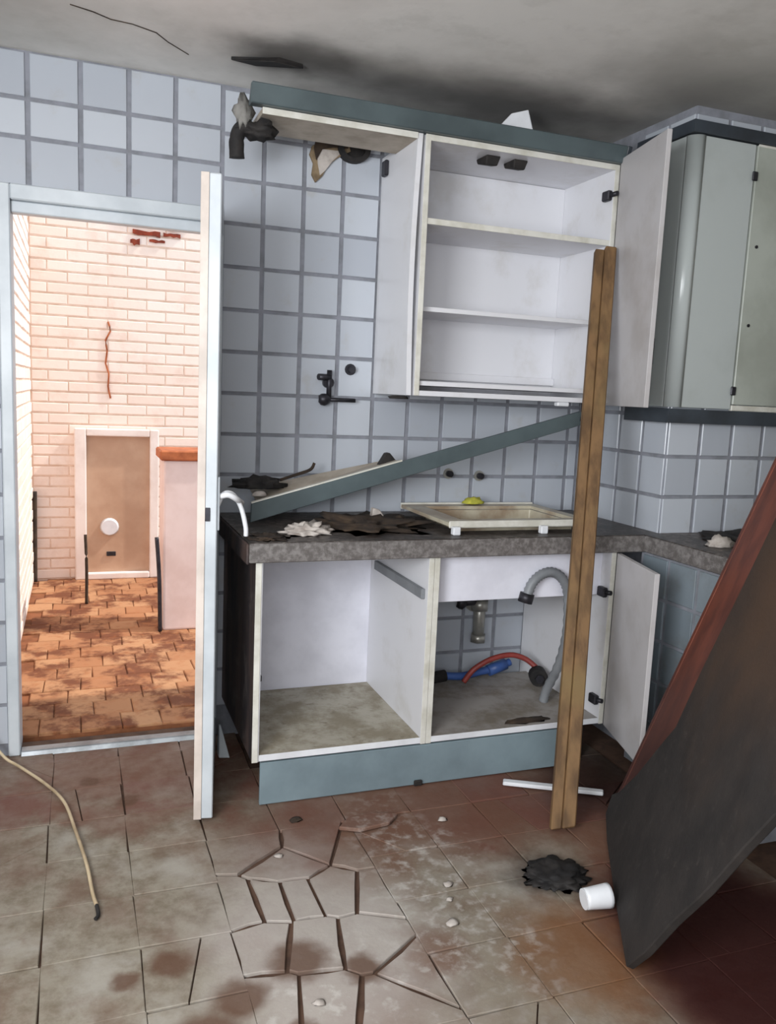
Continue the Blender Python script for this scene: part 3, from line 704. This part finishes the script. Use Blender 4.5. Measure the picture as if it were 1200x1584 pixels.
# ------------------------------------------------------------------ fallen pelmet, boards, prop
fb = thing('fallen_pelmet', 'long grey green pelmet board fallen diagonally from the wall cabinet onto the worktop', 'board', (.66, -.25, .868))
A = Vector((.668, -.265, .872)); B_ = Vector((1.93, -.352, 1.252)); up = Vector((-.25, 0, .97)).normalized()
hgt0, hgt1 = .068, .052
b = hexa(BM(), [A, B_, B_ + Vector((0, .016, 0)), A + Vector((0, .016, 0)), A + up*hgt0 + Vector((.02, 0, 0)), B_ + up*hgt1, B_ + up*hgt1 + Vector((0, .016, 0)), A + up*hgt0 + Vector((.02, .016, 0))])
bmesh.ops.recalc_face_normals(b, faces=b.faces); bevel(b, .002)
obj('board', b, M['teal'], fb)
obj('bracket', bbox(1.905, 1.925, -.351, -.347, 1.262, 1.3315, .001), M['darkmetal'], fb)
a2 = A + up*(hgt0+.0005) + Vector((.02, 0, 0)); b2 = B_ + up*(hgt1+.0005)
c2 = a2.lerp(b2, .43)
b = hexa(BM(), [a2, c2, c2 + Vector((0, .016, 0)), a2 + Vector((0, .016, 0)), a2 + up*.005, c2 + up*.005, c2 + up*.005 + Vector((0, .016, 0)), a2 + up*.005 + Vector((0, .016, 0))])
bmesh.ops.recalc_face_normals(b, faces=b.faces)
obj('edging', b, M['cream_edge'], fb)
b = hexa(BM(), [(.70, -.245, .925), (1.215, -.282, 1.085), (1.235, -.06, 1.065), (.71, -.04, .955), (.695, -.245, .938), (1.21, -.282, 1.098), (1.23, -.06, 1.078), (.705, -.04, .968)])
bmesh.ops.recalc_face_normals(b, faces=b.faces); bevel(b, .002)
single('shelf_board', b, M['beige'], 'short beige shelf board lying tilted behind the fallen pelmet', 'board')
# things lying on that board
gb = thing('burner_ring', 'black burnt hob burner with pale centre on the left end of the fallen boards', 'burner', (.73, -.15, .97))
obj('ring', lump((.715, -.16, .982), (.085, .055, .040), 8, .45, 3), M['black'], gb)
obj('cap', lump((.705, -.225, .960), (.028, .016, .018), 3, .1, 2), M['rag'], gb)
obj('arm', bevel(hexa(BM(), [(.62, -.19, .990), (.78, -.19, .996), (.78, -.16, .996), (.62, -.16, .990), (.62, -.19, .999), (.78, -.19, 1.012), (.78, -.16, 1.012), (.62, -.16, .999)]), .002), M['black'], gb)
single('black_bracket', bevel(hexa(BM(), [(1.155, -.20, 1.072), (1.225, -.20, 1.085), (1.225, -.17, 1.083), (1.155, -.17, 1.070), (1.182, -.20, 1.115), (1.196, -.20, 1.117), (1.196, -.17, 1.117), (1.182, -.17, 1.115)]), .002), M['black'], 'small black triangular bracket on the upper end of the tilted beige board', 'bracket')
single('dark_twig', tube(BM(), [(.80, -.12, 1.004), (.86, -.12, 1.024), (.92, -.10, 1.042), (.935, -.10, 1.067)], .006, 6), M['dirt'], 'thin dark twig of debris on the tilted beige board', 'debris')

# debris on the worktop
single('dirt_heap', lump((1.07, -.33, .8662), (.165, .16, .035), 12, .5, 4, 3.5), M['dirt'], 'low heap of dark brown dirt on the worktop left of the sink', 'dirt')
single('dirt_heap', lump((.675, -.525, .8662), (.055, .06, .010), 14, .5, 4, 3.5), M['dirt'], 'thin spread of dark dirt on the worktop at the left front corner', 'dirt')
single('rag', lump((.820, -.455, .8665), (.075, .055, .030), 21, .5, 4, 4), M['rag'], 'crumpled grey white rag on the worktop below the fallen pelmet', 'rag')
single('plaster_chip', bevel(hexa(BM(), [(1.10, -.30, .890), (1.15, -.30, .892), (1.145, -.27, .892), (1.10, -.27, .890), (1.105, -.30, .925), (1.13, -.30, .918), (1.128, -.27, .918), (1.105, -.27, .925)]), .003), M['rag'], 'pale broken plaster chip stuck in the dirt heap on the worktop', 'debris')
single('black_rag', lump((2.36, -.80, .8662), (.125, .16, .03), 31, .4, 4, 3), M['black'], 'black burnt cloth spread on the right hand worktop', 'rag')
single('plaster_chunk', lump((2.175, -.85, .8665), (.05, .035, .035), 33, .3, 3, 3), M['rag'], 'pale chunk of plaster on the right hand worktop beside the leaning door', 'debris')

# gas tap and pipe stubs on the tiles
gt = thing('gas_tap', 'dark old gas tap with horizontal spout fixed on the tiled wall', 'tap', (.985, -.03, 1.29))
obj('stem', tube(BM(), [(1.002, -.03, 1.310), (1.002, -.03, 1.412)], .010, 10, 0), M['darkmetal'], gt)
obj('elbow', lump((.985, -.032, 1.302), (.026, .02, .024), 2, .15, 2, flat=False), M['darkmetal'], gt)
obj('spout', tube(BM(), [(.985, -.032, 1.302), (1.105, -.036, 1.302)], .008, 10, 0), M['darkmetal'], gt)
obj('handle', tube(BM(), [(.955, -.045, 1.385), (1.005, -.03, 1.385)], .012, 8, 0), M['darkmetal'], gt)
obj('flange', tube(BM(), [(1.002, .0, 1.365), (1.002, -.03, 1.365)], .020, 12, 0), M['darkmetal'], gt)
for i, (x, z, lab) in enumerate(((1.092, 1.419, 'small dark pipe stub in the tile beside the gas tap'), (1.527, 1.022, 'left dark pipe stub in the tiles above the sink'), (1.667, 1.014, 'right dark pipe stub in the tiles above the sink'))):
    t = thing('pipe_stub', lab, 'pipe', (x, 0, z))
    obj('stub', tube(BM(), [(x, .0, z), (x, -.03, z)], .013, 10, 0), M['darkmetal'], t)
    obj('flange', tube(BM(), [(x, .0, z), (x, -.006, z)], .022, 12, 0), M['steel'] if i else M['darkmetal'], t)

# timber prop
p0 = Vector((1.522, -1.015, 0)); p1 = Vector((1.925, -.405, 1.895)); ax = (p1-p0).normalized()
sx = Vector((1, -.35, 0)); sx = (sx - ax*sx.dot(ax)).normalized(); sy = ax.cross(sx)
mw = Matrix((sx, sy, ax)).transposed().to_4x4(); mw.translation = p0
pr = thing('timber_prop', 'long brown timber prop leaning upright from the floor against the wall cabinet', 'plank', mw=mw)
LL = (p1-p0).length
b = hexa(BM(), [(-.005, -.02, .012), (.036, -.02, .024), (.036, .022, .024), (-.005, .022, .012), (-.005, -.02, LL), (.036, -.02, LL), (.036, .022, LL), (-.005, .022, LL)])
obj('batten', bevel(b, .004), M['timber'], pr, True)
b = hexa(BM(), [(-.038, -.008, .004), (-.0055, -.008, .012), (-.0055, .022, .012), (-.038, .022, .004), (-.038, -.008, LL-.01), (-.0055, -.008, LL-.01), (-.0055, .022, LL-.01), (-.038, .022, LL-.01)])
obj('batten', bevel(b, .003), M['timber'], pr, True)

# leaning red-brown door and charred board on top of it
A = Vector((1.722, -.963, 0)); Bv = Vector((1.362, -1.575, 0)); exv = (Bv-A).normalized()
nv = Vector((.819, -.481, -.313)).normalized(); eyv = nv.cross(exv)
if eyv.z < 0: eyv = -eyv
nout = -nv                                                    # towards the camera side
mw = Matrix((exv, eyv, nout)).transposed().to_4x4(); mw.translation = A
if mw.determinant() < 0: print('mirrored')
rd = thing('leaning_door', 'red brown wooden door leaning on the right hand worktop behind the charred board', 'door', mw=mw)
def slab(pts, z0, z1):
    return bevel(prism(BM(), pts, z0, z1), .003)
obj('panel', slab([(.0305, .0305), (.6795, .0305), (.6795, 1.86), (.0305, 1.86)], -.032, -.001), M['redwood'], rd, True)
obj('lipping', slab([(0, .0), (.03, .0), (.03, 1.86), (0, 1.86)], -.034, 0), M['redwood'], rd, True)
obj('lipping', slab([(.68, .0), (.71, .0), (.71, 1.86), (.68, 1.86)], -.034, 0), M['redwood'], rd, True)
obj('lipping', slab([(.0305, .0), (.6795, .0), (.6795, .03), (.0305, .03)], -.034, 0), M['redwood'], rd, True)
cb = thing('charred_board', 'large dark charred board leaning askew in front of the red brown door', 'board', mw=mw)
pts = [(.77, .012), (.83, .10), (.89, .228), (.97, .365), (1.035, .513), (1.09, .625), (1.25, 1.0), (1.40, 1.55), (.325, 1.55), (.325, .95), (.315, .64), (.325, .47), (.255, .36), (.19, .25), (.09, .13), (.03, .09), (.06, .03), (.20, .012), (.46, .008)]
obj('board', slab(pts, .002, .022), M['charred'], cb, True)

# ------------------------------------------------------------------ things on the floor
def on_floor(*pp): return [Vector(q) for q in pp]
fc = thing('floor_cable', 'cream cable lying in a curve on the floor by the doorway', 'cable', (0, -.6, 0))
CP = [(-.19, -.06, .10), (-.135, -.09, .03), (-.085, -.13, .008), (.005, -.29, .008), (.062, -.43, .008), (.096, -.62, .008), (.125, -.81, .008), (.138, -.95, .008), (.147, -1.01, .008)]
obj('cable', tube(BM(), CP, .005, 8), M['cable'], fc)
obj('bare_end', tube(BM(), [(.147, -1.01, .008), (.150, -1.05, .007), (.143, -1.065, .006)], .005, 6), M['black'], fc)
single('white_strip', bevel(hexa(BM(), [(1.485, -.69, .004), (1.785, -.852, .004), (1.80, -.83, .004), (1.50, -.665, .004), (1.485, -.69, .018), (1.785, -.852, .018), (1.80, -.83, .018), (1.50, -.665, .018)]), .003), M['whiteplastic'], 'white strip of trim lying on the floor behind the foot of the timber prop', 'strip')
single('charcoal_clump', lump((1.375, -1.215, .002), (.085, .075, .022), 41, .32, 4, 4), M['black'], 'black clump of burnt debris on the floor in front of the timber prop', 'debris')
cu = thing('white_cup', 'small crushed white cup lying on the floor by the charred board', 'cup', (1.43, -1.34, .002))
cxn = Vector((1.362, -1.375, .030)); dv = Vector((.070, -.010, .004))
b = tube(BM(), [cxn, cxn + dv*.5, cxn + dv], lambda t: .027 + .006*t, 16, 3, cap=False)
b.faces.ensure_lookup_table()
bmesh.ops.solidify(b, geom=list(b.faces), thickness=.002)
obj('wall', b, M['whiteplastic'], cu)
obj('bottom', tube(BM(), [cxn - dv*.03, cxn], .027, 16, 0), M['whiteplastic'], cu)
single('tile_scrap', bevel(hexa(BM(), [(.580, -.22, .002), (.618, -.23, .002), (.618, -.17, .002), (.580, -.17, .002), (.582, -.20, .12), (.588, -.20, .12), (.588, -.19, .12), (.582, -.19, .12)]), .002), M['alu'], 'white pointed scrap standing on the floor between the doorway and the base cabinet', 'scrap')
random.seed(23)
for i, (x, y, s, lab) in enumerate(((1.06, -1.17, .011, 'white plaster crumb on the floor, farthest of the scatter before the prop'), (1.00, -1.33, .013, 'white plaster crumb in the middle of the pale floor patch'),
        (1.035, -1.235, .008, 'smallest white plaster crumb between the two larger ones on the floor'), (.60, -1.50, .010, 'white plaster crumb near the lower edge of the photo among cracked tiles'), (1.19, -.84, .012, 'pale plaster crumb on the red tiles before the plinth'), (.645, -.905, .010, 'tiny pale plaster crumb on a crack before the base cabinet'), (.74, -.72, .014, 'dark crumb on the floor under the plinth corner'))):
    single('rubble_crumb', lump((x, y, .001), (s*1.3, s, s*.6), 60+i, .4, 2), M['dirt'] if 'dark' in lab else M['rag'], lab, 'rubble')

# ------------------------------------------------------------------ patio behind the doorway
pf = struct('patio_floor', box(BM(), -.34, 2.2, .161, 3.0, -.12, -.012), M['paver_bed'])
random.seed(11)
for i in range(12):
    for j in range(18):
        x = -.115 + .152*i + .05*(j % 3); y = .24 + .152*j
        def mk():
            b = BM(); box(b, -.0745, .0745, -.0745, .0745, -.016, 0); bmesh.ops.bevel(b, geom=[e for e in b.edges if all(v.co.z > -.01 for v in e.verts)], offset=.004, segments=1, affect='EDGES'); return b
        if x > 1.55: continue
        piece('paver', ('paver',), mk, M['paver'], pf, (x, y, random.uniform(-.003, .002)), Matrix.Rotation(random.uniform(-.03, .03), 4, 'Z') @ Matrix.Rotation(random.uniform(-.012, .012), 4, 'X'))
PY = 2.80
pw = struct('wall_patio_back', box(BM(), -.34, 2.2, PY+.006, PY+.2, -.02, 2.66), M['brick_joint'])
pwl = struct('wall_patio_left', box(BM(), -.40, -.177, .161, PY+.2, -.02, 2.66), M['brick_joint'])
BL, BHh, J = .24, .0585, .011
def brick_mesh(L_, H_):
    def mk():
        b = BM(); box(b, -L_/2, L_/2, -.008, .01, -H_/2, H_/2)
        bmesh.ops.bevel(b, geom=[e for e in b.edges if all(v.co.y < 0 for v in e.verts)], offset=.004, segments=1, affect='EDGES'); return b
    return mk
for j in range(38):
    z = .035 + (BHh+J)*j; off = (BL+.006)/2*(j % 2)
    for i in range(-1, 8):
        x0 = -.19 + (BL+.006)*i - off; x1 = x0 + BL
        x0, x1 = max(x0, -.168), min(x1, 1.62)
        if x1 - x0 < .04: continue
        if x0 > .10 and x1 < .60 and z < .97: continue          # behind the hatch
        red = False and (z > 2.36 and .38 < (x0+x1)/2 < .95 and random.random() < .8)
        red = red or False and (2.24 < z < 2.36 and .45 < (x0+x1)/2 < .85 and random.random() < .6)
        L_ = round(x1-x0, 3)
        piece('brick', ('br', L_, red), brick_mesh(L_, BHh), M['redbrick'] if red else M['brick'], pw, ((x0+x1)/2, PY+.009 + random.uniform(0, .002), z), Matrix.Rotation(random.uniform(-.006, .006), 4, 'Y'))
    for i in range(7):
        y0 = 1.10 + (BL+.006)*i - off; y1 = min(y0 + BL, PY-.004)
        if y1-y0 < .04 or j > 36: continue
        L_ = round(y1-y0, 3)
        piece('brick', ('bl', L_), brick_mesh(L_, BHh), M['brick'], pwl, (-.177 + random.uniform(-.003, 0), (y0+y1)/2, z), Matrix.Rotation(math.radians(90), 4, 'Z'))
# dark smudge high on the wall
wall_patch_mesh = [(.27, 2.45), (.40, 2.50), (.66, 2.50), (.63, 2.43), (.50, 2.405), (.38, 2.425)]
b = BM(); A_ = [b.verts.new((x, PY-.006, z)) for x, z in wall_patch_mesh]; B2 = [b.verts.new((x, PY+.004, z)) for x, z in wall_patch_mesh]
b.faces.new(A_); b.faces.new(list(reversed(B2)))
for i in range(6): b.faces.new((A_[i], A_[(i+1) % 6], B2[(i+1) % 6], B2[i]))
bmesh.ops.recalc_face_normals(b, faces=b.faces); obj('soot_stain', b, M['black'], pw)
def brick_patch(poly):
    b = BM(); A_ = [b.verts.new((x, PY-.0085 + random.uniform(-.002, .001), z)) for x, z in poly]; B2 = [b.verts.new((x, PY+.006, z)) for x, z in poly]
    b.faces.new(A_); b.faces.new(list(reversed(B2))); n = len(poly)
    for i in range(n): b.faces.new((A_[i], A_[(i+1) % n], B2[(i+1) % n], B2[i]))
    bmesh.ops.recalc_face_normals(b, faces=b.faces); obj('bare_brick', b, M['redbrick'], pw)
for x0, x1, z0, z1 in ((.36, .60, 2.345, 2.395), (.665, .81, 2.335, 2.395), (.455, .63, 2.285, 2.325), (.65, .76, 2.295, 2.322), (.44, .50, 2.215, 2.268), (.56, .66, 2.245, 2.272)):
    up_ = [(x0 + (x1-x0)*t/5, z1 - random.uniform(0, .25)*(z1-z0)) for t in range(6)]; dn_ = [(x0 + (x1-x0)*(5-t)/5, z0 + random.uniform(0, .45)*(z1-z0)) for t in range(6)]
    brick_patch(up_ + dn_)
# crack in the brickwork
b = BM(); pts = [(.315, 1.22), (.30, 1.30), (.305, 1.38), (.285, 1.45), (.295, 1.53), (.285, 1.60), (.315, 1.66), (.30, 1.72)]
tube(b, [(x, PY-.004, z) for x, z in pts], .006, 5, 2); obj('crack', b, M['terracotta'], pw)
# low white framed hatch door
ht = thing('hatch_door', 'low white framed hatch door with beige panel in the patio brick wall', 'hatch', (.35, PY-.03, 0))
hx0, hx1, hz1 = .085, .625, 1.02
obj('frame_side', bbox(hx0, hx0+.075, PY-.055, PY-.003, .0, hz1, .008, 2), M['whiteframe'], ht)
obj('frame_side', bbox(hx1-.06, hx1, PY-.055, PY-.003, .0, hz1, .008, 2), M['whiteframe'], ht)
obj('frame_head', bbox(hx0+.0755, hx1-.0605, PY-.055, PY-.003, hz1-.05, hz1, .008, 2), M['whiteframe'], ht)
obj('frame_sill', bbox(hx0+.0755, hx1-.0605, PY-.06, PY-.003, .0, .045, .008, 2), M['whiteframe'], ht)
pn = obj('panel', bbox(hx0+.0755, hx1-.0605, PY-.022, PY-.003, .0455, hz1-.0505, .002), M['beigepanel'], ht)
obj('white_disc', tube(BM(), [(.305, PY-.0222, .355), (.305, PY-.045, .355)], lambda t: .062-.012*t, 18, 0), M['whiteplastic'], pn)  # plain white disc on the panel
obj('vent', bbox(.285, .345, PY-.030, PY-.0222, .155, .185, .002), M['darkmetal'], pn)
pi = thing('low_pier', 'low pinkish rendered pier with terracotta cap in the patio', 'pier', (.63, 1.55, 0))
obj('shaft', bbox(.535, .78, 1.44, 1.68, .0, .930, .012, 2), M['pink'], pi)
obj('cap', bbox(.515, .80, 1.42, 1.70, .931, .985, .008), M['terracotta'], pi)
single('iron_rod', tube(BM(), [(.520, 1.43, .0), (.514, 1.43, .30), (.500, 1.43, .52)], .011, 8), M['darkmetal'], 'dark iron rod standing against the low pinkish pier', 'rod')
single('thin_stick', tube(BM(), [(.150, 2.10, .0), (.152, 2.10, .22), (.146, 2.12, .42)], .009, 8), M['dirt'], 'thin dark stick standing before the white hatch frame in the patio', 'stick')
single('corner_post', tube(BM(), [(-.165, 2.74, .0), (-.163, 2.75, .3), (-.16, 2.75, .60)], .016, 8), M['dirt'], 'dark brown post in the left corner of the patio', 'post')
print('objects', len(bpy.data.objects))
